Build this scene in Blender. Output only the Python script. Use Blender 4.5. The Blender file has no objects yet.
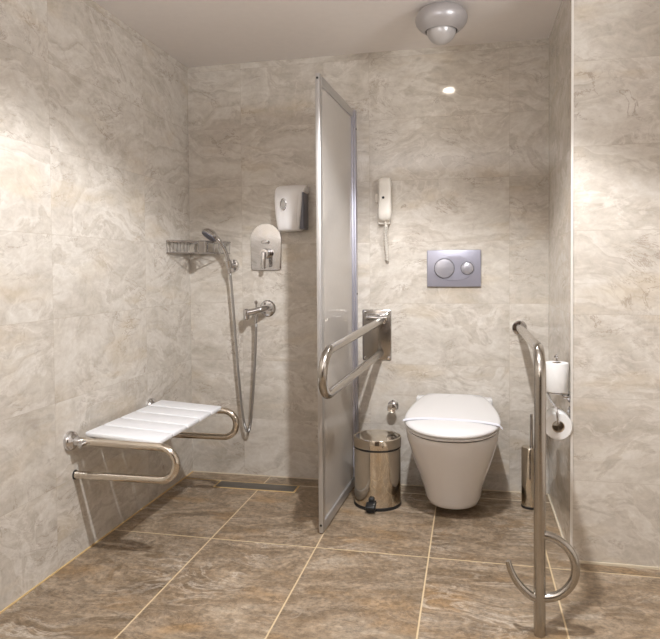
import bpy, bmesh, math, random
from mathutils import Vector, Matrix
random.seed(7)
C = bpy.context.scene.collection
PI = math.pi
W, HGT = 660, 639                       # photograph's frame

# ------------------------------------------------------------------ room sizes (metres)
CEIL = 2.091            # ceiling height
XR = 1.766              # side wall of the toilet nook
YP = -0.696             # front face of the pier on the right
XE = 2.75               # far right wall (out of frame)
YF = -3.70              # wall behind the camera

# ================================================================== materials
def new_mat(name):
    m = bpy.data.materials.new(name); m.use_nodes = True
    nt = m.node_tree
    b = nt.nodes['Principled BSDF']
    return m, nt, b

def simple(name, col, rough=.4, metal=0., bump=0., bscale=200., coat=0., spec=.5, sss=0.):
    m, nt, b = new_mat(name)
    N, L = nt.nodes, nt.links
    tc = N.new('ShaderNodeTexCoord')
    nz = N.new('ShaderNodeTexNoise'); nz.inputs['Scale'].default_value = bscale; nz.inputs['Detail'].default_value = 3
    L.new(tc.outputs['Object'], nz.inputs['Vector'])
    mix = N.new('ShaderNodeMix'); mix.data_type = 'RGBA'
    mix.inputs['A'].default_value = (*[c*.97 for c in col], 1); mix.inputs['B'].default_value = (*[min(1, c*1.03) for c in col], 1)
    L.new(nz.outputs['Fac'], mix.inputs['Factor']); L.new(mix.outputs['Result'], b.inputs['Base Color'])
    b.inputs['Roughness'].default_value = rough; b.inputs['Metallic'].default_value = metal
    b.inputs['Coat Weight'].default_value = coat; b.inputs['Coat Roughness'].default_value = .03
    b.inputs['Specular IOR Level'].default_value = spec
    if bump:
        bp = N.new('ShaderNodeBump'); bp.inputs['Strength'].default_value = bump; bp.inputs['Distance'].default_value = .001
        L.new(nz.outputs['Fac'], bp.inputs['Height']); L.new(bp.outputs['Normal'], b.inputs['Normal'])
    return m

def math_node(nt, op, a, b=None, c=None, clamp=False):
    n = nt.nodes.new('ShaderNodeMath'); n.operation = op; n.use_clamp = clamp
    for i, v in enumerate((a, b, c)):
        if v is None: continue
        if isinstance(v, (int, float)): n.inputs[i].default_value = v
        else: nt.links.new(v, n.inputs[i])
    return n.outputs[0]

def ramp(nt, fac, stops):
    r = nt.nodes.new('ShaderNodeValToRGB'); e = r.color_ramp.elements
    while len(e) < len(stops): e.new(.5)
    for el, (p, c) in zip(e, stops):
        el.position = p; el.color = (*c, 1) if len(c) == 3 else c
    nt.links.new(fac, r.inputs['Fac'])
    return r.outputs['Color']

def mixc(nt, f, a, b, blend='MIX'):
    n = nt.nodes.new('ShaderNodeMix'); n.data_type = 'RGBA'; n.blend_type = blend
    for k, v in (('Factor', f), ('A', a), ('B', b)):
        if isinstance(v, (int, float)): n.inputs[k].default_value = v
        elif isinstance(v, tuple): n.inputs[k].default_value = (*v, 1)
        else: nt.links.new(v, n.inputs[k])
    return n.outputs['Result']

def noise(nt, vec, scale, detail=4, rough=.55, dist=0.):
    n = nt.nodes.new('ShaderNodeTexNoise')
    n.inputs['Scale'].default_value = scale; n.inputs['Detail'].default_value = detail
    n.inputs['Roughness'].default_value = rough; n.inputs['Distortion'].default_value = dist
    nt.links.new(vec, n.inputs['Vector'])
    return n.outputs['Fac']

def tile_coords(nt, uax, vax, u0, tw, v0, th, seed, gw):
    """returns a per-tile shifted vector, the grout mask, a random value per tile"""
    N, L = nt.nodes, nt.links
    tc = N.new('ShaderNodeTexCoord'); sp = N.new('ShaderNodeSeparateXYZ'); L.new(tc.outputs['Object'], sp.inputs[0])
    ou, ov = sp.outputs[uax], sp.outputs[vax]
    u = math_node(nt, 'DIVIDE', math_node(nt, 'SUBTRACT', ou, u0), tw)
    v = math_node(nt, 'DIVIDE', math_node(nt, 'SUBTRACT', ov, v0), th)
    iu, iv = math_node(nt, 'FLOOR', u), math_node(nt, 'FLOOR', v)
    fu, fv = math_node(nt, 'FRACT', u), math_node(nt, 'FRACT', v)
    eu = math_node(nt, 'MULTIPLY', math_node(nt, 'MINIMUM', fu, math_node(nt, 'SUBTRACT', 1., fu)), tw)
    ev = math_node(nt, 'MULTIPLY', math_node(nt, 'MINIMUM', fv, math_node(nt, 'SUBTRACT', 1., fv)), th)
    grout = math_node(nt, 'LESS_THAN', math_node(nt, 'MINIMUM', eu, ev), gw)
    cb = N.new('ShaderNodeCombineXYZ'); L.new(iu, cb.inputs[0]); L.new(iv, cb.inputs[1]); cb.inputs[2].default_value = seed
    wn = N.new('ShaderNodeTexWhiteNoise'); wn.noise_dimensions = '3D'; L.new(cb.outputs[0], wn.inputs['Vector'])
    sc = N.new('ShaderNodeVectorMath'); sc.operation = 'SCALE'; sc.inputs['Scale'].default_value = 23.
    L.new(wn.outputs['Color'], sc.inputs[0])
    cu = N.new('ShaderNodeCombineXYZ'); L.new(ou, cu.inputs[0]); L.new(ov, cu.inputs[1])
    ad = N.new('ShaderNodeVectorMath'); ad.operation = 'ADD'; L.new(cu.outputs[0], ad.inputs[0]); L.new(sc.outputs[0], ad.inputs[1])
    return ad.outputs[0], grout, wn.outputs['Value']

def mapped(nt, vec, rot, scale):
    m = nt.nodes.new('ShaderNodeMapping'); nt.links.new(vec, m.inputs['Vector'])
    if isinstance(rot, (int, float)): m.inputs['Rotation'].default_value = (0, 0, rot)
    else:
        cb = nt.nodes.new('ShaderNodeCombineXYZ'); nt.links.new(rot, cb.inputs[2]); nt.links.new(cb.outputs[0], m.inputs['Rotation'])
    m.inputs['Scale'].default_value = scale
    return m.outputs[0]

def warp(nt, vec, scale, amt):
    n = nt.nodes.new('ShaderNodeTexNoise'); n.inputs['Scale'].default_value = scale; n.inputs['Detail'].default_value = 3
    nt.links.new(vec, n.inputs['Vector'])
    s = nt.nodes.new('ShaderNodeVectorMath'); s.operation = 'MULTIPLY_ADD'
    nt.links.new(n.outputs['Color'], s.inputs[0]); s.inputs[1].default_value = (amt,)*3; nt.links.new(vec, s.inputs[2])
    return s.outputs[0]

def vein(nt, vec, scale, width, detail=5, dist=.6, rough=.6):
    f = noise(nt, vec, scale, detail, rough, dist)
    d = math_node(nt, 'ABSOLUTE', math_node(nt, 'SUBTRACT', f, .5))
    return math_node(nt, 'SUBTRACT', 1., math_node(nt, 'DIVIDE', d, width), clamp=True)

def wall_tile(name, uax, u0, seed, rough=.09, grout=(.40, .345, .28), tint=1.):
    m, nt, b = new_mat(name)
    p, g, rnd = tile_coords(nt, uax, 2, u0, .654, 0., .2945, seed, .0011)
    ang = math_node(nt, 'MULTIPLY_ADD', math_node(nt, 'FRACT', math_node(nt, 'MULTIPLY', rnd, 7.3)), 1.9, -1.0)
    pw = warp(nt, p, 2.0, .34)
    base = noise(nt, mapped(nt, pw, ang, (1., 1.9, 1)), 1.6, 8, .62, .9)
    T = lambda c: tuple(x*tint for x in c)
    col = ramp(nt, base, [(.27, T((.425, .378, .318))), (.40, T((.505, .46, .40))), (.495, T((.59, .547, .488))), (.525, T((.485, .438, .378))), (.60, T((.56, .515, .455))), (.74, T((.64, .60, .543)))])
    # brushed diagonal strokes
    st = noise(nt, mapped(nt, warp(nt, p, 3.2, .30), ang, (2.6, 11., 1)), 2.0, 6, .66, 1.0)
    stc = ramp(nt, st, [(.30, (.40, .39, .375)), (.5, (.5, .5, .5)), (.68, (.585, .585, .58))])
    col = mixc(nt, .55, col, stc, 'OVERLAY')
    # warm ochre clouds
    oc = noise(nt, mapped(nt, p, ang, (1., 3., 1)), 2.6, 3, .5, .4)
    om = nt.nodes.new('ShaderNodeMapRange'); om.inputs['From Min'].default_value = .56; om.inputs['From Max'].default_value = .72
    nt.links.new(oc, om.inputs['Value'])
    col = mixc(nt, math_node(nt, 'MULTIPLY', om.outputs[0], .40), col, T((.53, .43, .30)))
    # pale chalky threads and dark cracks
    pv = vein(nt, mapped(nt, pw, ang, (1., 2.1, 1)), 3.4, .022, 6, .8)
    pm = noise(nt, p, 3., 2)
    pmk = nt.nodes.new('ShaderNodeMapRange'); pmk.inputs['From Min'].default_value = .45; pmk.inputs['From Max'].default_value = .62
    nt.links.new(pm, pmk.inputs['Value'])
    col = mixc(nt, math_node(nt, 'MULTIPLY', math_node(nt, 'MULTIPLY', pv, pmk.outputs[0]), .40), col, T((.74, .69, .63)))
    dv = vein(nt, mapped(nt, warp(nt, p, 5., .12), ang, (1., 1.9, 1)), 2.7, .012, 8, .9, .68)
    dm = nt.nodes.new('ShaderNodeMapRange'); dm.inputs['From Min'].default_value = .50; dm.inputs['From Max'].default_value = .62
    nt.links.new(noise(nt, p, 4.2, 2), dm.inputs['Value'])
    col = mixc(nt, math_node(nt, 'MULTIPLY', math_node(nt, 'MULTIPLY', dv, dm.outputs[0]), .60), col, T((.25, .19, .145)))
    fine = noise(nt, warp(nt, p, 12., .06), 30., 5, .72, .6)
    col = mixc(nt, .38, col, ramp(nt, fine, [(.3, (.36,)*3), (.7, (.64,)*3)]), 'OVERLAY')
    col = mixc(nt, math_node(nt, 'MULTIPLY', g, .42), col, grout)
    nt.links.new(col, b.inputs['Base Color'])
    b.inputs['Roughness'].default_value = rough; b.inputs['Specular IOR Level'].default_value = .5
    bp = nt.nodes.new('ShaderNodeBump'); bp.inputs['Strength'].default_value = .10; bp.inputs['Distance'].default_value = .0012
    nt.links.new(noise(nt, p, 15., 2), bp.inputs['Height']); nt.links.new(bp.outputs['Normal'], b.inputs['Normal'])
    return m

def floor_tile(name, v0, th, seed):
    m, nt, b = new_mat(name)
    p, g, rnd = tile_coords(nt, 0, 1, .4232, .4213, v0, th, seed, .0026)
    ang = math_node(nt, 'MULTIPLY_ADD', math_node(nt, 'FRACT', math_node(nt, 'MULTIPLY', rnd, 5.7)), 1.3, .95)
    pw = warp(nt, p, 3., .20)
    base = noise(nt, mapped(nt, pw, ang, (1., 1.9, 1)), 1.8, 8, .64, .9)
    col = ramp(nt, base, [(.27, (.10, .068, .040)), (.39, (.20, .145, .092)), (.48, (.31, .24, .168)), (.54, (.205, .148, .094)), (.62, (.285, .215, .145)), (.74, (.42, .35, .265))])
    st = noise(nt, mapped(nt, warp(nt, p, 4., .14), ang, (2.4, 9., 1)), 2.8, 6, .70, 1.0)
    col = mixc(nt, .48, col, ramp(nt, st, [(.3, (.33,)*3), (.5, (.5,)*3), (.68, (.66,)*3)]), 'OVERLAY')
    oc = nt.nodes.new('ShaderNodeMapRange'); oc.inputs['From Min'].default_value = .55; oc.inputs['From Max'].default_value = .70
    nt.links.new(noise(nt, mapped(nt, p, ang, (1, 2.4, 1)), 3.1, 3, .5, .6), oc.inputs['Value'])
    col = mixc(nt, math_node(nt, 'MULTIPLY', oc.outputs[0], .6), col, (.30, .185, .085))
    wv = vein(nt, mapped(nt, pw, ang, (1., 3.4, 1)), 2.6, .034, 8, 1.0, .7)
    wm = nt.nodes.new('ShaderNodeMapRange'); wm.inputs['From Min'].default_value = .46; wm.inputs['From Max'].default_value = .66
    nt.links.new(noise(nt, p, 2.6, 3), wm.inputs['Value'])
    col = mixc(nt, math_node(nt, 'MULTIPLY', math_node(nt, 'MULTIPLY', wv, wm.outputs[0]), .62), col, (.58, .52, .44))
    dv = vein(nt, mapped(nt, warp(nt, p, 6., .1), ang, (1., 2.6, 1)), 4.2, .016, 8, .9, .7)
    col = mixc(nt, math_node(nt, 'MULTIPLY', dv, .5), col, (.085, .06, .04))
    fine = noise(nt, p, 55., 5, .75, .4)
    col = mixc(nt, .7, col, ramp(nt, fine, [(.3, (.26,)*3), (.7, (.74,)*3)]), 'OVERLAY')
    med = noise(nt, warp(nt, p, 9., .08), 17., 5, .7, .8)
    col = mixc(nt, .34, col, ramp(nt, med, [(.34, (.33,)*3), (.5, (.5,)*3), (.66, (.68,)*3)]), 'OVERLAY')
    hv = nt.nodes.new('ShaderNodeHueSaturation'); nt.links.new(col, hv.inputs['Color']); nt.links.new(math_node(nt, 'MULTIPLY_ADD', math_node(nt, 'FRACT', math_node(nt, 'MULTIPLY', rnd, 3.1)), .22, .92), hv.inputs['Value']); col = hv.outputs['Color']
    gc = mixc(nt, noise(nt, p, 9., 3), (.62, .46, .24), (.66, .55, .38))
    col = mixc(nt, math_node(nt, 'MULTIPLY', g, .9), col, gc)
    nt.links.new(col, b.inputs['Base Color'])
    b.inputs['Roughness'].default_value = .36; b.inputs['Specular IOR Level'].default_value = .4
    bp = nt.nodes.new('ShaderNodeBump'); bp.inputs['Strength'].default_value = .5; bp.inputs['Distance'].default_value = .002
    nt.links.new(noise(nt, p, 45., 5, .7), bp.inputs['Height']); nt.links.new(bp.outputs['Normal'], b.inputs['Normal'])
    return m

M = {}
M['wall_back'] = wall_tile('back wall marble tile', 0, .285, 1.)
M['wall_left'] = wall_tile('left wall marble tile', 1, -1.12, 4., .26)
M['wall_side'] = wall_tile('nook side marble tile', 1, -.02, 9., .06)
M['wall_pier'] = wall_tile('pier marble tile', 0, XR-.0, 13.)
M['wall_far'] = simple('pale wall paint', (.80, .76, .71), .6, bscale=30)
M['floor'] = floor_tile('brown stone floor tile', -.7616-.86*4, .86, 3.)
M['strip'] = floor_tile('brown stone edge strip', -5., 20., 8.)
M['grout_warm'] = simple('warm grout', (.60, .43, .21), .8, bscale=60)
M['grout_pale'] = simple('pale grout', (.62, .54, .41), .8, bscale=60)
M['ceiling'] = simple('ceiling paint', (.79, .745, .71), .85, bscale=30)
M['chrome'] = simple('polished chrome', (.64, .635, .64), .06, 1.)
M['steel'] = simple('satin steel', (.44, .41, .37), .22, 1., bscale=90)
M['bin_steel'] = simple('polished bin steel', (.68, .62, .53), .065, 1., bscale=40)
M['tube_steel'] = simple('polished seat tube steel', (.66, .60, .52), .12, 1., bscale=40)
M['alu'] = simple('anodised aluminium', (.46, .46, .53), .30, .75, bscale=90)
M['alu_side'] = simple('bright aluminium', (.50, .485, .47), .42, .7, bscale=90)
M['hose'] = simple('grey metal hose', (.40, .385, .37), .3, .85, bscale=400)
M['white_plastic'] = simple('white plastic', (.88, .87, .87), .28)
M['slat'] = simple('white seat plastic', (.76, .765, .78), .35)
M['grey_plastic'] = simple('slate grey plastic', (.165, .165, .20), .4)
M['ceramic'] = simple('white ceramic', (.74, .72, .71), .10, coat=.6)
M['lid'] = simple('white toilet seat plastic', (.68, .665, .655), .20)
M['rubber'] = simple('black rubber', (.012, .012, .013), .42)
M['flush'] = simple('lavender grey satin plate', (.36, .355, .42), .32, .55, bscale=90)
M['flush_button'] = simple('silver grey button', (.46, .455, .50), .25, .6, bscale=90)
M['phone'] = simple('cream phone plastic', (.74, .70, .63), .33)
M['phone_cord'] = simple('pale cord', (.66, .62, .55), .5)
M['paper'] = simple('toilet paper', (.72, .71, .69), .9, bump=.6, bscale=130)
M['card'] = simple('cardboard core', (.36, .27, .18), .85, bscale=60)
M['band'] = simple('glossy paper band', (.70, .70, .76), .45)
M['dark'] = simple('gap shade and logo black', (.02, .02, .02), .6)  # near-black standing in for shade in gaps, also the logo dot
M['corner'] = simple('pale metal corner edge', (.70, .67, .62), .4, .2, bscale=60)
M['unseen_door'] = simple('dark wood door', (.075, .05, .035), .45, bscale=12)
M['drain'] = simple('dark steel drain grate', (.16, .145, .125), .4, .6, bscale=90)
M['lamp_dish'] = simple('satin lamp dish', (.47, .45, .45), .36, .35, bscale=60)
M['lamp_ball'] = simple('satin lamp eyeball', (.52, .50, .49), .32, .25, bscale=60)
M['window_lens'] = simple('dispenser sight lens', (.46, .44, .42), .12)

m, nt, b = new_mat('lit lamp lens'); b.inputs['Base Color'].default_value = (1, .95, .88, 1)
b.inputs['Emission Color'].default_value = (1, .90, .76, 1); b.inputs['Emission Strength'].default_value = 42.
M['lens'] = m

# frosted pane: part clear, part milky, glossy face
m = bpy.data.materials.new('frosted pane'); m.use_nodes = True; nt = m.node_tree
for n in list(nt.nodes):
    if n.type != 'OUTPUT_MATERIAL': nt.nodes.remove(n)
out = [n for n in nt.nodes][0]
tr = nt.nodes.new('ShaderNodeBsdfTransparent'); tr.inputs['Color'].default_value = (.86, .83, .80, 1)
tl = nt.nodes.new('ShaderNodeBsdfTranslucent'); tl.inputs['Color'].default_value = (.86, .82, .77, 1)
df = nt.nodes.new('ShaderNodeBsdfDiffuse'); df.inputs['Color'].default_value = (.86, .81, .755, 1)
gl = nt.nodes.new('ShaderNodeBsdfGlossy'); gl.inputs['Roughness'].default_value = .07; gl.inputs['Color'].default_value = (.9, .88, .86, 1)
fr = nt.nodes.new('ShaderNodeFresnel'); fr.inputs['IOR'].default_value = 1.42
tc = nt.nodes.new('ShaderNodeTexCoord'); nz = nt.nodes.new('ShaderNodeTexNoise'); nz.inputs['Scale'].default_value = 60
nt.links.new(tc.outputs['Object'], nz.inputs['Vector'])
def ms(f, a, c):
    n = nt.nodes.new('ShaderNodeMixShader')
    if isinstance(f, float): n.inputs[0].default_value = f
    else: nt.links.new(f, n.inputs[0])
    nt.links.new(a, n.inputs[1]); nt.links.new(c, n.inputs[2]); return n.outputs[0]
s1 = ms(.68, tl.outputs[0], df.outputs[0])
s2 = ms(math_node(nt, 'MULTIPLY_ADD', nz.outputs['Fac'], .06, .66), tr.outputs[0], s1)
s3 = ms(fr.outputs[0], s2, gl.outputs[0])
nt.links.new(s3, out.inputs['Surface'])
M['pane'] = m

# ================================================================== mesh helpers
def add_box(bm, lo, hi, bev=0., seg=2, rot=None):
    lo, hi = Vector(lo), Vector(hi); c = (lo+hi)/2; s = hi-lo
    r = bmesh.ops.create_cube(bm, size=1.)
    vs = r['verts']
    for v in vs:
        v.co = Vector((v.co.x*s.x, v.co.y*s.y, v.co.z*s.z))
        if rot is not None: v.co = rot @ v.co
        v.co += c
    if bev:
        es = list({e for v in vs for e in v.link_edges})
        bmesh.ops.bevel(bm, geom=es, offset=bev, segments=seg, profile=.5, affect='EDGES')

def rings(bm, loops, closed=True, cap=True):
    """skin a list of loops (lists of points of equal length)"""
    R = [[bm.verts.new(p) for p in l] for l in loops]
    n = len(R[0])
    for a, c in zip(R, R[1:]):
        for i in range(n if closed else n-1):
            j = (i+1) % n
            bm.faces.new((a[i], a[j], c[j], c[i]))
    if cap:
        bm.faces.new(R[0][::-1]); bm.faces.new(R[-1])
    return R

def add_tube(bm, pts, r, seg=16, cap=True, closed=False):
    pts = [Vector(p) for p in pts]
    rr = r if isinstance(r, (list, tuple)) else [r]*len(pts)
    n = len(pts); T = []
    for i in range(n):
        a = pts[i-1] if (i or closed) else pts[0]
        c = pts[(i+1) % n] if (i < n-1 or closed) else pts[-1]
        T.append((c-a).normalized())
    up = Vector((0, 0, 1)) if abs(T[0].z) < .9 else Vector((1, 0, 0))
    nrm = (up - T[0]*up.dot(T[0])).normalized(); loops = []
    for i in range(n):
        if i:
            q = T[i-1].rotation_difference(T[i]); nrm = (q @ nrm); nrm = (nrm - T[i]*nrm.dot(T[i])).normalized()
        bi = T[i].cross(nrm)
        loops.append([pts[i] + (nrm*math.cos(2*PI*k/seg) + bi*math.sin(2*PI*k/seg))*rr[i] for k in range(seg)])
    if closed: loops.append(loops[0])
    R = rings(bm, loops, True, cap and not closed)
    if closed: bmesh.ops.remove_doubles(bm, verts=bm.verts, dist=1e-6)

def add_cyl(bm, a, b_, r, seg=28, r2=None): add_tube(bm, [a, b_], [r, r if r2 is None else r2], seg)

def add_lathe(bm, prof, origin=(0, 0, 0), axis='Z', seg=48, cap=True):
    """prof: (radius, height) list, turned about an axis through origin. axis may be a vector"""
    ax = {'Z': Vector((0, 0, 1)), 'Y': Vector((0, 1, 0)), 'X': Vector((1, 0, 0)), '-Y': Vector((0, -1, 0)), '-Z': Vector((0, 0, -1))}.get(axis, None) if isinstance(axis, str) else Vector(axis).normalized()
    q = Vector((0, 0, 1)).rotation_difference(ax); o = Vector(origin)
    loops = [[o + q @ Vector((max(r, 1e-5)*math.cos(2*PI*k/seg), max(r, 1e-5)*math.sin(2*PI*k/seg), h)) for k in range(seg)] for r, h in prof]
    rings(bm, loops, True, cap)
    
def add_prism(bm, outline, ax, lo, hi, bev=0., seg=2):
    """outline: 2D points; extruded along ax ('x','y','z') between lo and hi"""
    def P(a, c, t): return {'x': (t, a, c), 'y': (a, t, c), 'z': (a, c, t)}[ax]
    A = [bm.verts.new(P(a, c, lo)) for a, c in outline]; B_ = [bm.verts.new(P(a, c, hi)) for a, c in outline]
    n = len(A)
    fs = [bm.faces.new(A[::-1]), bm.faces.new(B_)]
    for i in range(n): fs.append(bm.faces.new((A[i], A[(i+1) % n], B_[(i+1) % n], B_[i])))
    if bev:
        es = list({e for f in fs[:2] for e in f.edges})
        bmesh.ops.bevel(bm, geom=es, offset=bev, segments=seg, profile=.5, affect='EDGES')

def arc(c, r, a0, a1, n, plane='xz'):
    o = []
    for i in range(n+1):
        a = a0+(a1-a0)*i/n; u, v = r*math.cos(a), r*math.sin(a)
        o.append(Vector(c)+{'xz': Vector((u, 0, v)), 'yz': Vector((0, u, v)), 'xy': Vector((u, v, 0))}[plane])
    return o

def smooth_path(pts, n=8):
    pts = [Vector(p) for p in pts]; o = []
    for i in range(len(pts)-1):
        p0 = pts[max(i-1, 0)]; p1 = pts[i]; p2 = pts[i+1]; p3 = pts[min(i+2, len(pts)-1)]
        for k in range(n):
            t = k/n
            o.append(.5*((2*p1)+(p2-p0)*t+(2*p0-5*p1+4*p2-p3)*t*t+(3*p1-p0-3*p2+p3)*t**3))
    o.append(pts[-1]); return o

def obj(name, bm, mat, parent=None, smooth=True, label=None, angle=.6):
    bmesh.ops.recalc_face_normals(bm, faces=bm.faces)
    me = bpy.data.meshes.new(name)
    if parent is not None:
        inv = Matrix.Translation(-Vector(parent.location)); bm.transform(inv)
    bm.to_mesh(me); bm.free()
    if smooth:
        me.polygons.foreach_set('use_smooth', [True]*len(me.polygons))
        try: me.set_sharp_from_angle(angle=angle)
        except Exception: pass
    me.materials.append(M[mat] if isinstance(mat, str) else mat)
    o = bpy.data.objects.new(name, me); C.objects.link(o)
    if parent is not None: o.parent = parent
    if label: o['label'] = label
    return o

def thing(name, label, cat, loc, group=None):
    o = bpy.data.objects.new(name, None); C.objects.link(o); o.location = loc; o.empty_display_size = .05
    o['label'] = label; o['category'] = cat
    if group: o['group'] = group
    return o

def struct(name, bm, mat):
    o = obj(name, bm, mat, smooth=False); o['kind'] = 'structure'; return o

def B(): return bmesh.new()

# ================================================================== the room
def slab(name, lo, hi, mat, bev=0.):
    bm = B(); add_box(bm, lo, hi, bev); return struct(name, bm, mat)

T = .12
slab('floor', (-T, YF-T, -T), (XE+T, T, 0), 'floor')
slab('ceiling', (-T, YF-T, CEIL), (XE+T, T, CEIL+T), 'ceiling')
slab('wall_left', (-T, YF, 0), (0, 0, CEIL), 'wall_left')
slab('wall_back', (-T, 0, 0), (XE+T, T, CEIL), 'wall_back')
# pier on the right: nook side in one run of tiles, front face in another
slab('wall_right', (XR, YP+.006, 0), (XR+.10, 0, CEIL), 'wall_side')
slab('wall_pier', (XR, YP, 0), (XE, YP+.006, CEIL), 'wall_pier')
slab('wall_far_right', (XE, YF, 0), (XE+T, YP, CEIL), 'wall_far')
slab('wall_front', (-T, YF-T, 0), (XE+T, YF, CEIL), 'wall_pier')
bm = B(); add_box(bm, (.75, YF, 0), (2.05, YF+.03, 2.03), .004); struct('unseen_door_1', bm, 'unseen_door')  # unseen dark door, added to darken the chrome reflections
slab('trim_1', (XR-.0035, YP-.0035, 0), (XR+.004, YP+.004, CEIL), 'corner')           # metal corner edge of the pier
# edge strip of floor tile along the back wall, with its grout lines
bm = B()
add_box(bm, (0, -.108, -.02), (XE, 0, .0008)); struct('trim_2', bm, 'strip')
slab('trim_3', (0, -.1105, -.02), (.2, -.1055, .0013), 'grout_warm')
slab('trim_4', (.6, -.1105, -.02), (XR, -.1055, .0013), 'grout_pale')
slab('trim_5', (0, YF, -.02), (.005, 0, .004), 'grout_warm')
slab('trim_6', (0, -.005, -.02), (XR, 0, .005), 'grout_pale')
slab('trim_7', (XR-.005, YP, -.02), (XR, 0, .005), 'grout_pale')
slab('trim_8', (XR, YP-.006, -.02), (XE, YP, .008), 'grout_pale')

# ---- linear drain let into the floor
t = thing('floor_drain', 'long narrow dark steel drain grate set in the shower floor near the back wall', 'drain', (.4, -.158, 0))
bm = B(); add_box(bm, (.205, -.198, -.01), (.598, -.118, .0035), .0015); obj('grate', bm, 'drain', t)
bm = B()
for lo, hi in (((.196, -.206, -.01), (.205, -.110, .002)), ((.598, -.206, -.01), (.607, -.110, .002)), ((.205, -.206, -.01), (.598, -.198, .002)), ((.205, -.118, -.01), (.598, -.110, .002))):
    add_box(bm, lo, hi)
obj('drain_frame', bm, 'grout_warm', t, smooth=False)

# ================================================================== shower seat
t = thing('shower_bench', 'white slatted fold-down shower seat on steel tubes fixed to the left wall', 'shower seat', (0, -.72, .44))
y0, y1 = -1.005, -.405
slope = -.062
for i in range(5):
    a = y0+(y1-y0)*i/5+.004; c = y0+(y1-y0)*(i+1)/5-.004
    bm = B(); add_box(bm, (.036, a, .444), (.331, c, .462), .006, 3)
    for v in bm.verts: v.co.z += slope*(v.co.x-.03)
    obj('slat', bm, 'slat', t)
for yy in (-1.012, -.415):
    rb = .0585; xe = .342; zt = .424; zl = zt-2*rb
    p = [Vector((.012, yy, zt+.006)), Vector((.06, yy, zt+.004))] + arc((xe, yy, zt-rb), rb, PI/2, -PI/2, 18) + [Vector((.004, yy, zl-.002))]
    bm = B(); add_tube(bm, p, .0145, 18); obj('seat_tube', bm, 'tube_steel', t)
    bm = B(); add_lathe(bm, [(.036, 0.), (.036, .008), (.033, .016), (.025, .023), (.016, .027), (.014, .040), (.0, .040)], (0, yy-.03, zt+.014), 'X', 32)
    add_lathe(bm, [(.011, 0), (.013, .005), (.013, .013), (.010, .018)], (.03, yy-.03, zt+.014), 'X', 20)
    obj('wall_flange', bm, 'chrome', t)
bm = B(); add_cyl(bm, (.05, -1.055, zt+.004), (.05, -.385, zt+.004), .009, 18); obj('hinge_rod', bm, 'chrome', t)
for yy in (-1.012, -.415):
    bm = B(); add_lathe(bm, [(.0175, 0), (.0175, .003), (.0, .003)], (0, yy, zl-.002), 'X', 24)
    obj('lower_socket', bm, 'rubber', t)

# ================================================================== corner basket
t = thing('corner_basket', 'chrome wire corner shelf basket in the shower corner above the seat', 'shower basket', (0, 0, 1.13))
zt, zb = 1.190, 1.135
A_, B2 = Vector((.006, -.272, 0)), Vector((.222, -.006, 0))
Mid = Vector((.128, -.150, 0))     # the front bows out a little
def zz(p, z): return Vector((p.x, p.y, z))
front = smooth_path([A_, Mid, B2], 10)
bm = B(); add_tube(bm, [zz(p, zt) for p in front], .0055, 10); add_tube(bm, [Vector((.006, -.006, zt)), zz(A_, zt)], .004, 10); add_tube(bm, [Vector((.006, -.006, zt)), zz(B2, zt)], .004, 10)
obj('rim', bm, 'chrome', t)
bm = B(); add_tube(bm, [zz(p*.97+Vector((.002, -.002, 0)), zb) for p in front], .003, 8); add_tube(bm, [Vector((.006, -.006, zb)), zz(A_, zb)], .003, 8); add_tube(bm, [Vector((.006, -.006, zb)), zz(B2, zb)], .003, 8)
for p in front[::2]:
    add_tube(bm, [zz(p, zt), zz(p*.97+Vector((.002, -.002, 0)), zb)], .0018, 6)
for k in range(1, 12):
    s = k/12; a = front[0].lerp(front[-1], s) if False else front[round(s*20)]
    add_tube(bm, [zz(a*.97, zb), Vector((.006+a.x*.05, -.006+a.y*.05, zb))], .0016, 6)
for (q) in (A_, B2):
    for k in range(1, 7):
        p = q*(k/7)+Vector((.004, -.004, 0))*(1-k/7)
        add_tube(bm, [zz(p, zt), zz(p, zb)], .0016, 6)
obj('wire_grid', bm, 'chrome', t)
bm = B(); i0 = 10
d = (front[i0+1]-front[i0-1]).normalized(); nrm = Vector((d.y, -d.x, 0))
c0 = front[i0]+nrm*.004
R3 = Matrix((Vector((d.x, d.y, 0)), Vector((nrm.x, nrm.y, 0)), Vector((0, 0, 1)))).transposed()
add_box(bm, zz(c0, (zt+zb)/2)-Vector((.018, .0015, .030)), zz(c0, (zt+zb)/2)+Vector((.018, .0015, .030)), .001, 1, R3)
obj('front_strip', bm, 'chrome', t)

# ================================================================== hand shower, bracket, hose
t = thing('shower_bracket', 'round chrome bracket on the back wall holding the hand shower', 'shower bracket', (.235, 0, 1.076))
bm = B(); add_lathe(bm, [(.033, 0), (.033, .008), (.030, .014), (.014, .017), (.012, .05), (0, .05)], (.236, 0, 1.072), '-Y', 32); obj('wall_disc', bm, 'chrome', t)
bm = B(); add_lathe(bm, [(.011, -.016), (.0165, -.016), (.0185, .016), (.0125, .016)], (.238, -.066, 1.080), (-.12, -.15, 1), 24, cap=False)
add_lathe(bm, [(.0125, .016), (.011, -.016)], (.238, -.066, 1.080), (-.12, -.15, 1), 24, cap=False)
obj('cradle', bm, 'chrome', t)

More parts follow.
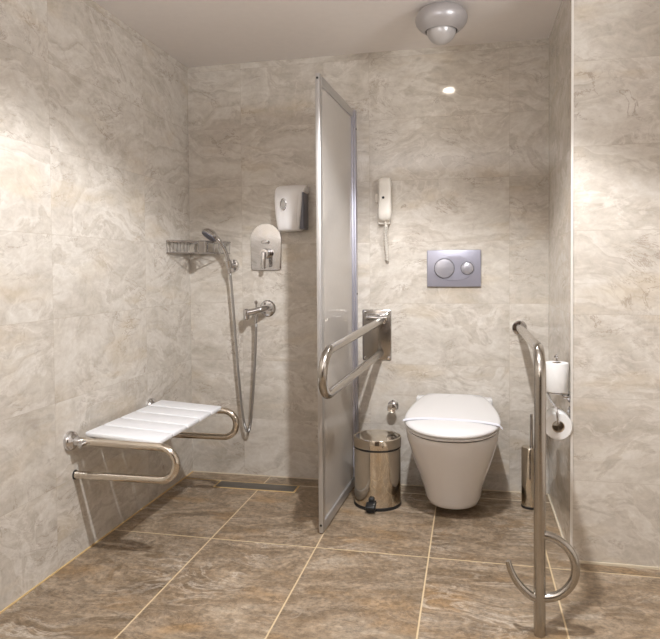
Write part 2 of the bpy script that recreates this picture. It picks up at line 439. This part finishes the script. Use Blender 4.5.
t = thing('hand_shower', 'chrome hand shower with a grey face and long looping metal hose', 'hand shower', (.236, -.066, 1.08))
hp = smooth_path([(.2385, -.065, 1.066), (.236, -.069, 1.10), (.224, -.078, 1.145), (.204, -.092, 1.188), (.184, -.104, 1.214)], 6)
bm = B(); add_tube(bm, hp, [.0085+.0045*(i/len(hp)) for i in range(len(hp))], 16); obj('handle', bm, 'chrome', t)
hd = Vector((-.42, -.42, -.80)).normalized()
hc = Vector((.157, -.112, 1.222))
bm = B(); add_lathe(bm, [(.0, -.029), (.018, -.028), (.035, -.019), (.044, -.004), (.045, .004), (.042, .007), (.0, .0068)], hc, hd, 36); obj('shower_head', bm, 'chrome', t)
bm = B(); add_lathe(bm, [(.039, .0068), (.039, .010), (.034, .0115), (0, .0115)], hc, hd, 36)
q = Vector((0, 0, 1)).rotation_difference(hd)
for rr, n in ((.010, 6), (.020, 10), (.031, 15)):
    for k in range(n):
        a = 2*PI*k/n; add_lathe(bm, [(.0017, .010), (.0012, .0135), (0, .0135)], hc+q @ Vector((rr*math.cos(a), rr*math.sin(a), 0)), hd, 6)
obj('spray_face', bm, 'grey_plastic', t)
hose = smooth_path([(.2395, -.064, 1.066), (.2475, -.058, .98), (.258, -.052, .80), (.270, -.048, .60), (.286, -.046, .40), (.303, -.046, .275), (.321, -.047, .238), (.336, -.048, .275), (.350, -.050, .40), (.366, -.055, .60), (.374, -.060, .74), (.377, -.064, .815)], 10)
bm = B()
full = []
for i in range(len(hose)-1):
    for k in range(3): full.append(hose[i].lerp(hose[i+1], k/3))
full.append(hose[-1])
add_tube(bm, full, [.0068 if i % 2 else .0058 for i in range(len(full))], 10); obj('hose', bm, 'hose', t)
bm = B(); add_cyl(bm, (.2395, -.064, 1.070), (.2415, -.062, 1.035), .0085, 16); obj('hose_nut', bm, 'chrome', t)
bm = B(); add_cyl(bm, (.377, -.064, .818), (.3765, -.063, .785), .0085, 16); obj('hose_nut', bm, 'chrome', t)

# ---- wall outlet with spout
t = thing('shower_outlet', 'chrome wall outlet on a round disc, spout pointing left, hose hanging below', 'water outlet', (.42, 0, .857))
bm = B(); add_lathe(bm, [(.042, 0), (.042, .003), (.036, .009), (.018, .012), (0, .012)], (.418, 0, .855), '-Y', 40); obj('wall_disc', bm, 'chrome', t)
bm = B(); pth = smooth_path([(.432, -.008, .862), (.424, -.035, .860), (.404, -.058, .853), (.372, -.072, .845), (.340, -.082, .838)], 6)
add_tube(bm, pth, [.0185, .0185]+[.0165]*(len(pth)-2), 20); obj('outlet_body', bm, 'chrome', t)
bm = B(); add_lathe(bm, [(.0, -.030), (.011, -.030), (.015, -.024), (.0165, .006), (.0155, .018), (.008, .024), (0, .024)], (.334, -.084, .834), 'Z', 24); obj('spout', bm, 'chrome', t)
bm = B(); add_lathe(bm, [(.0045, 0), (.0045, .022), (.0085, .026), (.009, .034), (.005, .040), (0, .040)], (.379, -.068, .858), 'Z', 18); obj('diverter_pin', bm, 'chrome', t)
bm = B(); add_cyl(bm, (.377, -.066, .845), (.377, -.064, .815), .010, 20); obj('hose_socket', bm, 'chrome', t)

# ---- concealed mixer
t = thing('shower_mixer', 'arched chrome mixer plate with a single lever on the back wall of the shower', 'shower mixer', (.414, 0, 1.16))
xa, xb, za, zb2 = .334, .494, 1.047, 1.200
ol = [(xa+.012, za), (xb-.012, za), (xb-.003, za+.003), (xb, za+.012)] + [((xa+xb)/2+.080*math.cos(a), zb2+.080*math.sin(a)) for a in [PI*k/28 for k in range(29)]] + [(xa, za+.012), (xa+.003, za+.003)]
bm = B(); add_prism(bm, ol, 'y', 0., -.011, .004, 3); obj('back_plate', bm, 'chrome', t)
bm = B(); add_box(bm, (.394, -.026, 1.180), (.430, -.010, 1.196), .005, 3); obj('diverter_button', bm, 'chrome', t)
bm = B(); add_lathe(bm, [(.026, 0), (.026, .032), (.023, .040), (0, .042)], (.416, -.010, 1.130), '-Y', 32); obj('cartridge_cap', bm, 'chrome', t)
bm = B(); add_box(bm, (.405, -.064, 1.054), (.427, -.048, 1.140), .006, 3); obj('lever', bm, 'chrome', t)

# ================================================================== soap dispenser
t = thing('soap_dispenser', 'white soap dispenser with an oval sight window on the back wall beside the screen', 'soap dispenser', (.55, 0, 1.35))
def dsec(z, wl, wr, d, r=.03):
    o = []
    for k in range(9):
        a = PI+ (PI/2)*k/8; o.append((wl+r+r*math.cos(a), -d+r*.55+r*.55*math.sin(a), z))
    for k in range(1, 8):
        s = k/8; x = wl+r+(wr-wl-2*r*.55)*s; o.append((x, -d-.010*math.sin(PI*s), z))
    for k in range(9):
        a = -PI/2+(PI/2)*k/8; rr = r*.45; o.append((wr-rr+rr*math.cos(a), -d+rr+rr*math.sin(a), z))
    o += [(wr, -.030 if z < 1.425 else -.002, z), (wl, -.002, z)]
    return o
prof = [(1.238, .507, .606, .100), (1.243, .504, .612, .108), (1.27, .500, .616, .113), (1.32, .494, .621, .116), (1.37, .490, .625, .114), (1.40, .488, .627, .110), (1.42, .488, .629, .104), (1.426, .488, .636, .101), (1.440, .488, .638, .092), (1.452, .490, .638, .076), (1.460, .495, .636, .054), (1.463, .507, .630, .040)]
bm = B(); rings(bm, [dsec(*p) for p in prof]); obj('front_cover', bm, 'white_plastic', t, angle=.9)
bm = B(); add_box(bm, (.500, -.098, 1.245), (.634, 0., 1.424), .006, 2); obj('back_housing', bm, 'grey_plastic', t)
bm = B()
add_lathe(bm, [(.0, 0), (.021, 0), (.021, .004), (.0165, .005), (.0165, .002), (0, .002)], (0, 0, 0), '-Y', 36)
for v in bm.verts: v.co = Vector((v.co.x*.80+.540, v.co.y-.119, v.co.z*1.42+1.362))
fr_ = obj('window_frame', bm, 'chrome', t)
bm = B(); add_lathe(bm, [(.0165, 0), (.012, .0045), (.0, .006)], (0, 0, 0), '-Y', 28)
for v in bm.verts: v.co = Vector((v.co.x*.80+.540, v.co.y-.1205, v.co.z*1.42+1.362))
obj('sight_lens', bm, 'window_lens', t)

# ================================================================== shower screen
t = thing('shower_screen', 'tall narrow frosted shower screen in an aluminium frame between shower and toilet', 'shower screen', (.84, -.32, 0))
SX0, SX1, SYF, SYB, SZ = .836, .862, -.640, -.002, 1.815
def sx(y): return SX0+(SX1-SX0)*(y-SYF)/(SYB-SYF)
def sheared(bm):
    for v in bm.verts: v.co.x += sx(v.co.y)-SX0
    return bm
bm = B(); add_box(bm, (SX0-.0095, SYF, .004), (SX0+.0095, SYF+.030, SZ), .003); add_box(bm, (SX0-.007, SYF+.030, .012), (SX0+.007, SYF+.042, SZ-.03), .002); obj('front_post', sheared(bm), 'alu_side', t)
bm = B(); add_box(bm, (SX0-.013, SYB-.034, .004), (SX0+.017, SYB+.001, SZ), .003); obj('wall_profile', sheared(bm), 'alu', t)
bm = B(); add_box(bm, (SX0-.010, SYB-.062, .012), (SX0+.012, SYB-.034, SZ-.012), .002); obj('rear_post', sheared(bm), 'alu', t)
bm = B(); add_box(bm, (SX0-.011, SYF+.028, SZ-.042), (SX0+.011, SYB-.033, SZ-.004), .003); obj('top_rail', sheared(bm), 'alu_side', t)
bm = B(); add_box(bm, (SX0-.011, SYF+.028, .006), (SX0+.011, SYB-.033, .048), .003); obj('bottom_rail', sheared(bm), 'alu_side', t)
bm = B(); add_box(bm, (SX0-.003, SYF+.036, .044), (SX0+.003, SYB-.050, SZ-.040)); obj('frosted_pane', sheared(bm), 'pane', t, smooth=False)
for z_ in (SZ-.09, .93, .10):
    bm = B(); add_lathe(bm, [(.0045, 0), (.0045, .002), (0, .0025)], (sx(SYB-.02)+.017, SYB-.018, z_), 'X', 14); obj('screw', bm, 'rubber', t)
for z_ in (SZ-.02, .035):
    bm = B(); add_lathe(bm, [(.0045, 0), (.0045, .002), (0, .0025)], (SX0, SYF, z_), '-Y', 14); obj('screw', bm, 'rubber', t)

# ================================================================== swing-up grab rail (left of the toilet)
t = thing('swing_grab_rail', 'steel U-shaped folding grab rail on a wall plate between screen and bin', 'grab rail', (.972, 0, .73))
bm = B(); add_box(bm, (.902, -.006, .606), (1.042, 0, .852), .0045, 2); obj('wall_plate', bm, 'steel', t)
for xx in (.914, 1.030):
    for z_ in (.618, .840):
        bm = B(); add_lathe(bm, [(.007, 0), (.0065, .003), (0, .005)], (xx, -.006, z_), '-Y', 16); obj('screw', bm, 'chrome', t)
dirv = Vector((-.104, -.94, -.055)).normalized()
P0 = Vector((.995, -.020, .800)); P1 = Vector((.988, -.012, .640))
dl = Vector((-.104, -.94, -.065)).normalized()
L_ = .765; ru = .083
e0 = P0+dirv*L_; e1 = P1+dl*L_
mid = (e0+e1)/2; h = (e0-e1)/2
pts = [P0, P0+dirv*.2, P0+dirv*.5, e0]
for k in range(1, 16):
    a = PI/2-PI*k/16; pts.append(mid+h*math.sin(a)+dirv*(h.length*math.cos(a)))
pts += [e1, P1+dl*.5, P1+dl*.2, P1]
bm = B(); add_tube(bm, pts, .0175, 22); obj('rail_tube', bm, 'steel', t)
bm = B(); add_cyl(bm, (.930, -.024, .815), (1.020, -.024, .815), .010, 18); add_box(bm, (.975, -.030, .785), (1.015, -.004, .830), .004)
add_cyl(bm, (.922, -.024, .815), (.934, -.024, .815), .013, 18); add_cyl(bm, (1.012, -.024, .815), (1.024, -.024, .815), .013, 18); obj('hinge', bm, 'chrome', t)
bm = B(); add_box(bm, (.912, -.009, .828), (1.032, -.004, .834), .002); obj('plate_rib', bm, 'chrome', t)

# ================================================================== pedal bin
bx, by = 1.008, -.258
t = thing('pedal_bin', 'round polished steel pedal bin with black foot pedal beside the toilet', 'bin', (bx, by, 0))
R_ = .1035
bm = B(); add_lathe(bm, [(R_-.004, .010), (R_, .012), (R_, .2555), (R_-.003, .2585), (R_-.012, .259)], (bx, by, 0), 'Z', 64); obj('bin_body', bm, 'bin_steel', t)
bm = B(); add_lathe(bm, [(R_-.014, .254), (R_+.0005, .257), (R_+.0005, .2645), (R_-.014, .266)], (bx, by, 0), 'Z', 64); obj('rim_gasket', bm, 'rubber', t)
bm = B(); add_lathe(bm, [(R_-.010, .2635), (R_+.002, .2645), (R_+.003, .302), (R_+.002, .3045), (R_-.0015, .3055), (R_-.006, .304), (R_-.012, .304), (.05, .307), (.0, .308)], (bx, by, 0), 'Z', 64); obj('lid', bm, 'bin_steel', t, angle=.5)
bm = B(); add_lathe(bm, [(R_-.006, 0.), (R_+.002, 0.), (R_+.003, .006), (R_+.001, .0135), (R_-.006, .014)], (bx, by, 0), 'Z', 64); obj('base_ring', bm, 'rubber', t)
pd = Vector((.03, -1, 0)).normalized(); px = bx-.012
bm = B()
add_box(bm, (px-.018, by-R_-.036, .004), (px+.018, by-R_+.004, .022), .004)
add_box(bm, (px-.022, by-R_-.046, .022), (px+.022, by-R_-.004, .040), .006, 3, Matrix.Rotation(.30, 3, 'X'))
add_box(bm, (px-.013, by-R_-.014, .026), (px+.013, by-R_+.002, .062), .007, 3)
obj('pedal', bm, 'rubber', t)

# ---- round chrome knob on the wall above the bin
t = thing('wall_valve', 'small round chrome valve knob on the back wall between bin and toilet', 'valve', (1.056, 0, .392))
bm = B(); add_lathe(bm, [(.026, 0), (.026, .004), (.016, .012), (.009, .015), (.009, .045), (0, .045)], (1.050, 0, .388), '-Y', 30); obj('wall_collar', bm, 'chrome', t)
bm = B(); add_lathe(bm, [(.010, 0), (.020, .003), (.0235, .012), (.0235, .022), (.020, .029), (0, .031)], (1.050, -.040, .386), '-Y', 30); obj('knob', bm, 'chrome', t)

# ================================================================== toilet
tx = 1.3405
t = thing('toilet', 'white wall-hung toilet with its lid closed under the flush plate', 'toilet', (tx, 0, .06))
def plan(z, w, wb, yb, yf, yw, n=26, ztilt=0.):
    """half outline mirrored: back edge at yb (half-width wb), widest w at yw, rounded front at yf"""
    half = []
    half.append((wb*.5, yb)); half.append((wb*.86, yb)); 
    for k in range(9):
        s = k/8; # gentle flare from back corner to widest
        yy = yb+(yw-yb)*(.02+.98*s); xx = wb+(w-wb)*math.sin(s*PI/2)**.85
        half.append((xx, yy))
    for k in range(1, n//2+1):
        a = (PI/2)*k/(n//2); half.append((w*math.cos(a)**.92 if k < n//2 else 0., yw+(yf-yw)*math.sin(a)))
    R = [(tx+x, y, z+ztilt*(y+.61)) for x, y in half]; L2 = [(tx-x, y, z+ztilt*(y+.61)) for x, y in half[:-1]][::-1]
    return R+L2
TL = .085
secs = [(.045, .076, .068, -.0, -.355, -.22, 0), (.045, .106, .092, -.0, -.392, -.24, 0), (.050, .115, .098, -.0, -.405, -.25, 0), (.070, .1195, .102, 0, -.416, -.26, 0),
        (.12, .1285, .106, 0, -.440, -.28, 0), (.18, .1435, .114, 0, -.474, -.31, 0), (.24, .161, .125, 0, -.512, -.345, .01), (.30, .176, .138, 0, -.548, -.375, .03),
        (.340, .186, .147, 0, -.574, -.395, .05), (.366, .190, .150, 0, -.586, -.40, TL), (.374, .190, .150, 0, -.588, -.40, TL), (.3775, .185, .146, -.0, -.580, -.40, TL), (.378, .12, .10, -.02, -.50, -.37, TL)]
bm = B(); rings(bm, [plan(z, w, wb, yb, yf, yw, 26, tl) for z, w, wb, yb, yf, yw, tl in secs]); obj('bowl', bm, 'ceramic', t, angle=1.2)
def ring_solid(zs, mat, name, w, wb, yb, yf, yw, edge=.004, crown=0.):
    z0, z1 = zs
    S = [(z0, -edge), (z0+edge, 0), (z1-edge, 0), (z1-edge*.3, -edge*.5), (z1+crown*.3, -edge*2.5), (z1+crown*.75, -.06), (z1+crown, -.12)]
    bm = B(); rings(bm, [plan(z, w+d_, wb+d_*.9, yb+d_*.2, yf-d_, yw, 26, TL) for z, d_ in S]); return obj(name, bm, mat, t, angle=1.0)
ring_solid((.3815, .3925), 'lid', 'seat_ring', .193, .128, -.062, -.603, -.405)
bm = B(); rings(bm, [plan(z_, .187, .12, -.065, -.594, -.402, 26, TL) for z_ in (.3775, .398)]); obj('gap_shade', bm, 'dark', t)  # dark filler painting the shade between bowl, seat and lid
ring_solid((.3960, .4125), 'lid', 'lid', .1955, .130, -.050, -.612, -.405, .005, .008)
for sx_ in (-1, 1):
    bm = B(); add_box(bm, (tx+sx_*.152-.022, -.075, .412), (tx+sx_*.152+.022, -.012, .447), .006, 3); obj('hinge', bm, 'lid', t)

# paper band laid across the lid
bm = B(); top, bot = [], []
NS = 30
for k in range(NS+1):
    s = k/NS*2-1; x = tx+s*.1975+.0015
    yc = -.448-.026*(abs(s)**2.2)-.012*s
    wl = .0135
    z = .4205+TL*(yc+.61)+.0012-.0065*abs(s)**6
    if s > .965: z -= .010*(abs(s)-.965)/.035
    top.append([Vector((x, yc+wl, z+TL*wl)), Vector((x, yc-wl, z-TL*wl))])
vt = [[bm.verts.new(p) for p in r] for r in top]; vb = [[bm.verts.new(p-Vector((0, 0, .0012))) for p in r] for r in top]
for i in range(NS):
    bm.faces.new((vt[i][0], vt[i+1][0], vt[i+1][1], vt[i][1])); bm.faces.new((vb[i][1], vb[i+1][1], vb[i+1][0], vb[i][0]))
    bm.faces.new((vt[i][0], vb[i][0], vb[i+1][0], vt[i+1][0])); bm.faces.new((vt[i][1], vt[i+1][1], vb[i+1][1], vb[i][1]))
for i in (0, NS): bm.faces.new((vt[i][0], vt[i][1], vb[i][1], vb[i][0]))
o = obj('paper_band', bm, 'band'); o['label'] = 'white paper hygiene band stretched across the closed toilet lid'; o['category'] = 'paper band'

# ================================================================== flush plate
t = thing('flush_plate', 'lavender grey rectangular flush plate with two round buttons above the toilet', 'flush plate', (1.34, 0, 1.05))
bm = B(); add_box(bm, (1.215, -.014, .963), (1.465, 0, 1.136), .004, 3); obj('plate', bm, 'flush', t)
bm = B(); add_lathe(bm, [(0, 0), (.110, 0), (.107, .002), (.098, .0024), (.0, .0006)], (0, 0, 0), '-Y', 56)
for v in bm.verts: v.co = Vector((v.co.x*.86+1.343, v.co.y-.0138, v.co.z*.54+1.050))
obj('oval_recess', bm, 'flush', t)
for xx, r_ in ((1.296, .0455), (1.402, .0285)):
    bm = B(); add_lathe(bm, [(r_+.002, 0), (r_+.002, .004), (r_, .0042)], (xx, -.0145, 1.050), '-Y', 40); obj('button_gap', bm, 'dark', t)
    bm = B(); add_lathe(bm, [(r_, .0), (r_, .005), (r_-.003, .0078), (r_*.5, .0100), (0, .0106)], (xx, -.0145, 1.050), '-Y', 40); obj('button', bm, 'flush_button', t)

# ================================================================== telephone
t = thing('wall_telephone', 'slim cream wall telephone with a short hanging cord right of the screen', 'telephone', (1.01, 0, 1.37))
bm = B(); add_box(bm, (.984, -.030, 1.262), (1.042, 0, 1.455), .006, 3); add_box(bm, (.970, -.016, 1.37), (.990, 0, 1.41), .004, 2); obj('cradle', bm, 'phone', t)
bm = B(); loops = []
for z_, hw, d0, d1 in [(1.252, .012, .026, .044), (1.256, .024, .020, .054), (1.27, .031, .018, .062), (1.30, .0325, .019, .062), (1.34, .031, .022, .056), (1.38, .030, .022, .052), (1.42, .030, .021, .054), (1.455, .0315, .018, .060), (1.475, .029, .018, .060), (1.486, .021, .022, .054), (1.490, .010, .028, .046)]:
    lp = []
    for k in range(24):
        a = 2*PI*k/24; ca, sa = math.cos(a), math.sin(a)
        lp.append((1.019+hw*math.copysign(abs(ca)**.55, ca), -(d0+d1)/2+(d1-d0)/2*math.copysign(abs(sa)**.55, sa), 1.277+(z_-1.252)*.875))
    loops.append(lp)
rings(bm, loops); obj('handset', bm, 'phone', t, angle=1.2)
bm = B(); add_lathe(bm, [(.006, 0), (.006, .0015), (.0045, .0028), (0, .0028)], (1.013, -.0525, 1.388), '-Y', 18); obj('logo_button', bm, 'dark', t)
bm = B(); cp = []
for i in range(260):
    s = i/259; a = s*2*PI*22
    cx = 1.024-.003*math.sin(s*5); cz = 1.255-.165*s
    rr_ = .0072
    cp.append(Vector((cx+rr_*math.cos(a), -.034+rr_*math.sin(a)+.016*s, cz)))
cp = [Vector((1.016, -.036, 1.262)), Vector((1.020, -.036, 1.259))]+cp
for i in range(12): cp.append(cp[-1]+Vector((-.0004, .0006, -.0008)))
add_tube(bm, cp, .0028, 6); obj('cord', bm, 'phone_cord', t)
bm = B(); add_tube(bm, [(1.020, -.036, 1.282), (1.024, -.035, 1.246)], .0065, 12); obj('cord_plug', bm, 'phone_cord', t)

# ================================================================== wall-to-floor grab rail (right)
t = thing('floor_grab_rail', 'steel grab rail from the back wall bending down to the floor right of the toilet', 'grab rail', (1.613, -1.2, 0))
bm = B(); add_lathe(bm, [(.034, 0), (.034, .006), (.031, .010), (.018, .012)], (1.638, 0, .772), '-Y', 36); obj('wall_flange', bm, 'chrome', t)
rbend = .085; yb_ = -1.195; zt_ = .813
pts = [Vector((1.638, -.004, .772)), Vector((1.626, -.5, .791)), Vector((1.611, yb_+rbend, zt_))]
for k in range(1, 13):
    a = PI/2*k/12; pts.append(Vector((1.610-.001*k/12, yb_+rbend-rbend*math.sin(a), zt_-rbend+rbend*math.cos(a))))
pts += [Vector((1.6085, yb_, .5)), Vector((1.608, yb_, .2)), Vector((1.608, yb_, 0.))]
bm = B(); add_tube(bm, pts, .0165, 24); obj('pole', bm, 'steel', t)
lp = [Vector((1.608, yb_, .290))]+arc((1.614, yb_, .199), .091, PI/2, -PI/2, 18)+[Vector((1.608, yb_, .108))]
bm = B(); add_tube(bm, lp, .0125, 18); obj('side_loop', bm, 'steel', t)
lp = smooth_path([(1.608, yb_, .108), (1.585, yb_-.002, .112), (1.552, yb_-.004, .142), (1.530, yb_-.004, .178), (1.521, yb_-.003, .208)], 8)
bm = B(); add_tube(bm, lp, [.0125-.005*(i/len(lp))**2 for i in range(len(lp))], 14); obj('left_arc', bm, 'steel', t)  # tapered tube added to draw an arc left of the pole

# ================================================================== toilet brush
t = thing('toilet_brush', 'tall steel toilet brush holder standing behind the floor grab rail', 'toilet brush', (1.672, -.175, 0))
bm = B(); add_lathe(bm, [(.030, .006), (.0365, .008), (.0365, .262), (.034, .266), (.008, .268)], (1.670, -.175, 0), 'Z', 40); obj('holder', bm, 'bin_steel', t)
bm = B(); add_lathe(bm, [(.030, 0), (.037, 0), (.038, .010), (.030, .012)], (1.670, -.175, 0), 'Z', 40); obj('base_ring', bm, 'rubber', t)
bm = B(); add_lathe(bm, [(.009, .264), (.0075, .268), (.0065, .30), (.0065, .405), (.005, .410), (0, .411)], (1.676, -.177, 0), 'Z', 20); obj('handle', bm, 'chrome', t)

# ================================================================== toilet roll holder and its two rolls
hx, hy = 1.722, -.645
t = thing('roll_holder', 'chrome double toilet roll holder on the side wall by the pier edge', 'toilet roll holder', (XR, -.655, .57))
bm = B(); add_lathe(bm, [(.020, 0), (.020, .006), (.012, .010), (.008, .012), (.008, .022), (0, .022)], (XR, -.664, .585), (-1, 0, 0), 28)
add_lathe(bm, [(.013, 0), (.013, .006), (.008, .010), (0, .010)], (XR, -.668, .540), (-1, 0, 0), 24); obj('wall_rose', bm, 'chrome', t)
bm = B(); add_tube(bm, smooth_path([(XR-.018, -.664, .585), (1.735, -.652, .592), (hx-.02, hy, .594), (hx-.034, hy-.01, .593)], 6), .0042, 10)
add_tube(bm, [(hx, hy, .592), (hx, hy, .722)], .0045, 10); obj('upright_pin', bm, 'chrome', t)
bm = B(); add_lathe(bm, [(.0, 0), (.009, .002), (.010, .006), (.007, .012), (0, .013)], (hx, hy, .722), 'Z', 18)
obj('pin_tip', bm, 'chrome', t)
bm = B(); add_tube(bm, smooth_path([(hx-.034, hy-.01, .593), (hx-.022, -.69, .570), (hx-.010, -.716, .556), (hx-.009, -.726, .535), (hx-.006, -.727, .512), (hx-.004, -.724, .502), (hx-.002, -.700, .498), (hx-.002, -.630, .498)], 6), .0042, 10); obj('roll_arm', bm, 'chrome', t)
def roll(c, ax, L, r, ri, sag=0.):
    """one paper roll: paper and cardboard core, built about c"""
    pass
r = thing('toilet_roll', 'spare white toilet roll standing upright on the holder pin', 'toilet roll', (hx, hy, .600), 'toilet rolls on the double holder')
bm = B(); add_lathe(bm, [(.0165, 0), (.040, 0), (.0415, .003), (.0415, .101), (.040, .104), (.0165, .104), (.0165, 0)], (hx, hy, .601), 'Z', 44, cap=False); obj('paper', bm, 'paper', r)
bm = B(); add_lathe(bm, [(.0165, .0005), (.0165, .1035), (.0150, .1035), (.0150, .0005), (.0165, .0005)], (hx, hy, .601), 'Z', 32, cap=False); obj('core', bm, 'card', r)
rx, rz = 1.720, .486
r = thing('toilet_roll', 'open white toilet roll hanging on the lower arm below the spare one', 'toilet roll', (rx, -.66, rz), 'toilet rolls on the double holder')
bm = B(); add_lathe(bm, [(.0215, 0), (.046, 0), (.048, .003), (.048, .096), (.046, .099), (.0215, .099), (.0215, 0)], (rx, -.610, rz), '-Y', 48, cap=False)
obj('paper', bm, 'paper', r)
bm = B(); add_lathe(bm, [(.0215, .0005), (.0215, .0985), (.0198, .0985), (.0198, .0005), (.0215, .0005)], (rx, -.610, rz), '-Y', 32, cap=False); obj('core', bm, 'card', r)

# ================================================================== ceiling lamp
lx, ly = 1.304, -.445
t = thing('ceiling_light', 'round silver ceiling spotlight with an eyeball lamp above the toilet', 'ceiling light', (lx, ly, CEIL))
bm = B(); add_lathe(bm, [(.074, 0), (.086, .006), (.097, .018), (.1035, .034), (.104, .044), (.100, .058), (.091, .071), (.078, .083), (.0655, .090), (.063, .088), (.063, .05)], (lx, ly, CEIL), '-Z', 72, cap=False); obj('dish', bm, 'lamp_dish', t)
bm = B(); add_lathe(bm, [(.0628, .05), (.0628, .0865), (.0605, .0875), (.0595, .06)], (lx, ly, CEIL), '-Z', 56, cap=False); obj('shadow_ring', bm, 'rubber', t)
aim = Vector((0.04, .84, -.54)).normalized()       # the eyeball looks towards the wall
bc = Vector((lx, ly, CEIL-.082)); rb_ = .0590
bm = B(); prof = [(rb_*math.sin(a), rb_*math.cos(a)) for a in [PI-PI*k/26*.80 for k in range(27)]]
prof += [(prof[-1][0]-.003, prof[-1][1]), (prof[-1][0]-.004, prof[-1][1]-.004)]
add_lathe(bm, prof, bc, aim, 48, cap=False); obj('eyeball', bm, 'lamp_ball', t)
hl = prof[-1][1]
bm = B(); add_lathe(bm, [(prof[-1][0], hl-.003), (prof[-1][0]*.6, hl-.0015), (0, hl-.0015)], bc, aim, 32); obj('baffle', bm, 'grey_plastic', t)
side = aim.cross(Vector((0, 0, 1))).normalized(); upv = side.cross(aim).normalized(); lc = bc+aim*hl+upv*.012
bm = B(); rings(bm, [[lc+aim*d_+side*(.033*q_*math.cos(2*PI*k/32))+upv*(.0135*q_*math.sin(2*PI*k/32)) for k in range(32)] for d_, q_ in ((-.002, 1.), (.0005, .97), (.0015, .6))]); obj('lens', bm, 'lens', t)

# ================================================================== lights
def spot(name, loc, target, energy, angle, blend, rad, col):
    l = bpy.data.lights.new(name, 'SPOT'); l.energy = energy; l.spot_size = math.radians(angle); l.spot_blend = blend
    l.shadow_soft_size = rad; l.color = col
    o = bpy.data.objects.new(name, l); C.objects.link(o); o.location = loc
    o.rotation_euler = (Vector(target)-Vector(loc)).to_track_quat('-Z', 'Y').to_euler(); return o
WARM = (.98, .99, 1.02)
spot('room_downlight', (1.30, -1.60, CEIL-.03), (1.02, -1.52, 0), 97, 131, .28, .028, WARM)
spot('eyeball_spot', (lx, ly, CEIL-.155), (1.318, -.42, 0), 8.5, 92, .5, .025, WARM)
spot('fill_spot', (2.68, -2.05, 1.70), (0, -.10, 2.05), 74, 70, 1., .22, (.98, .99, 1.02))  # added fill for the upper walls, no fixture there
l = bpy.data.lights.new('fill_area', 'AREA'); l.shape = 'RECTANGLE'; l.size = .9; l.size_y = .5; l.energy = 34; l.color = (.97, .99, 1.04)  # added soft fill bounced off the ceiling, not a real fitting
o = bpy.data.objects.new('fill_area', l); C.objects.link(o); o.location = (.95, -3.35, 1.25); o.rotation_euler = (PI, 0, 0)
w = bpy.data.worlds.new('world'); bpy.context.scene.world = w; w.use_nodes = True
w.node_tree.nodes['Background'].inputs['Color'].default_value = (.9, .85, .8, 1); w.node_tree.nodes['Background'].inputs['Strength'].default_value = .3

# ================================================================== camera
cam = bpy.data.cameras.new('camera'); co = bpy.data.objects.new('camera', cam); C.objects.link(co)
yaw, pitch, rl, f, sy = .2162, -.0267, -.0078, 640.77, -33.146
fwd = Vector((-math.sin(yaw)*math.cos(pitch), math.cos(yaw)*math.cos(pitch), math.sin(pitch)))
rt = Vector((math.cos(yaw), math.sin(yaw), 0)); up = rt.cross(fwd)
r2 = rt*math.cos(rl)+up*math.sin(rl); u2 = -rt*math.sin(rl)+up*math.cos(rl)
co.matrix_world = Matrix(((r2.x, u2.x, -fwd.x, 1.4174), (r2.y, u2.y, -fwd.y, -3.0853), (r2.z, u2.z, -fwd.z, 1.05), (0, 0, 0, 1)))
cam.sensor_width = 36.; cam.lens = f*36/W; cam.shift_y = sy/W; cam.clip_start = .02
S = bpy.context.scene; S.camera = co
S.view_settings.view_transform = 'Standard'; S.view_settings.look = 'None'; S.view_settings.gamma = 1.; S.view_settings.use_curve_mapping = False
S.view_settings.exposure = .57
S.cycles.use_denoising = True
S.cycles.max_bounces = 10; S.cycles.diffuse_bounces = 6; S.cycles.glossy_bounces = 6; S.cycles.sample_clamp_indirect = 6.
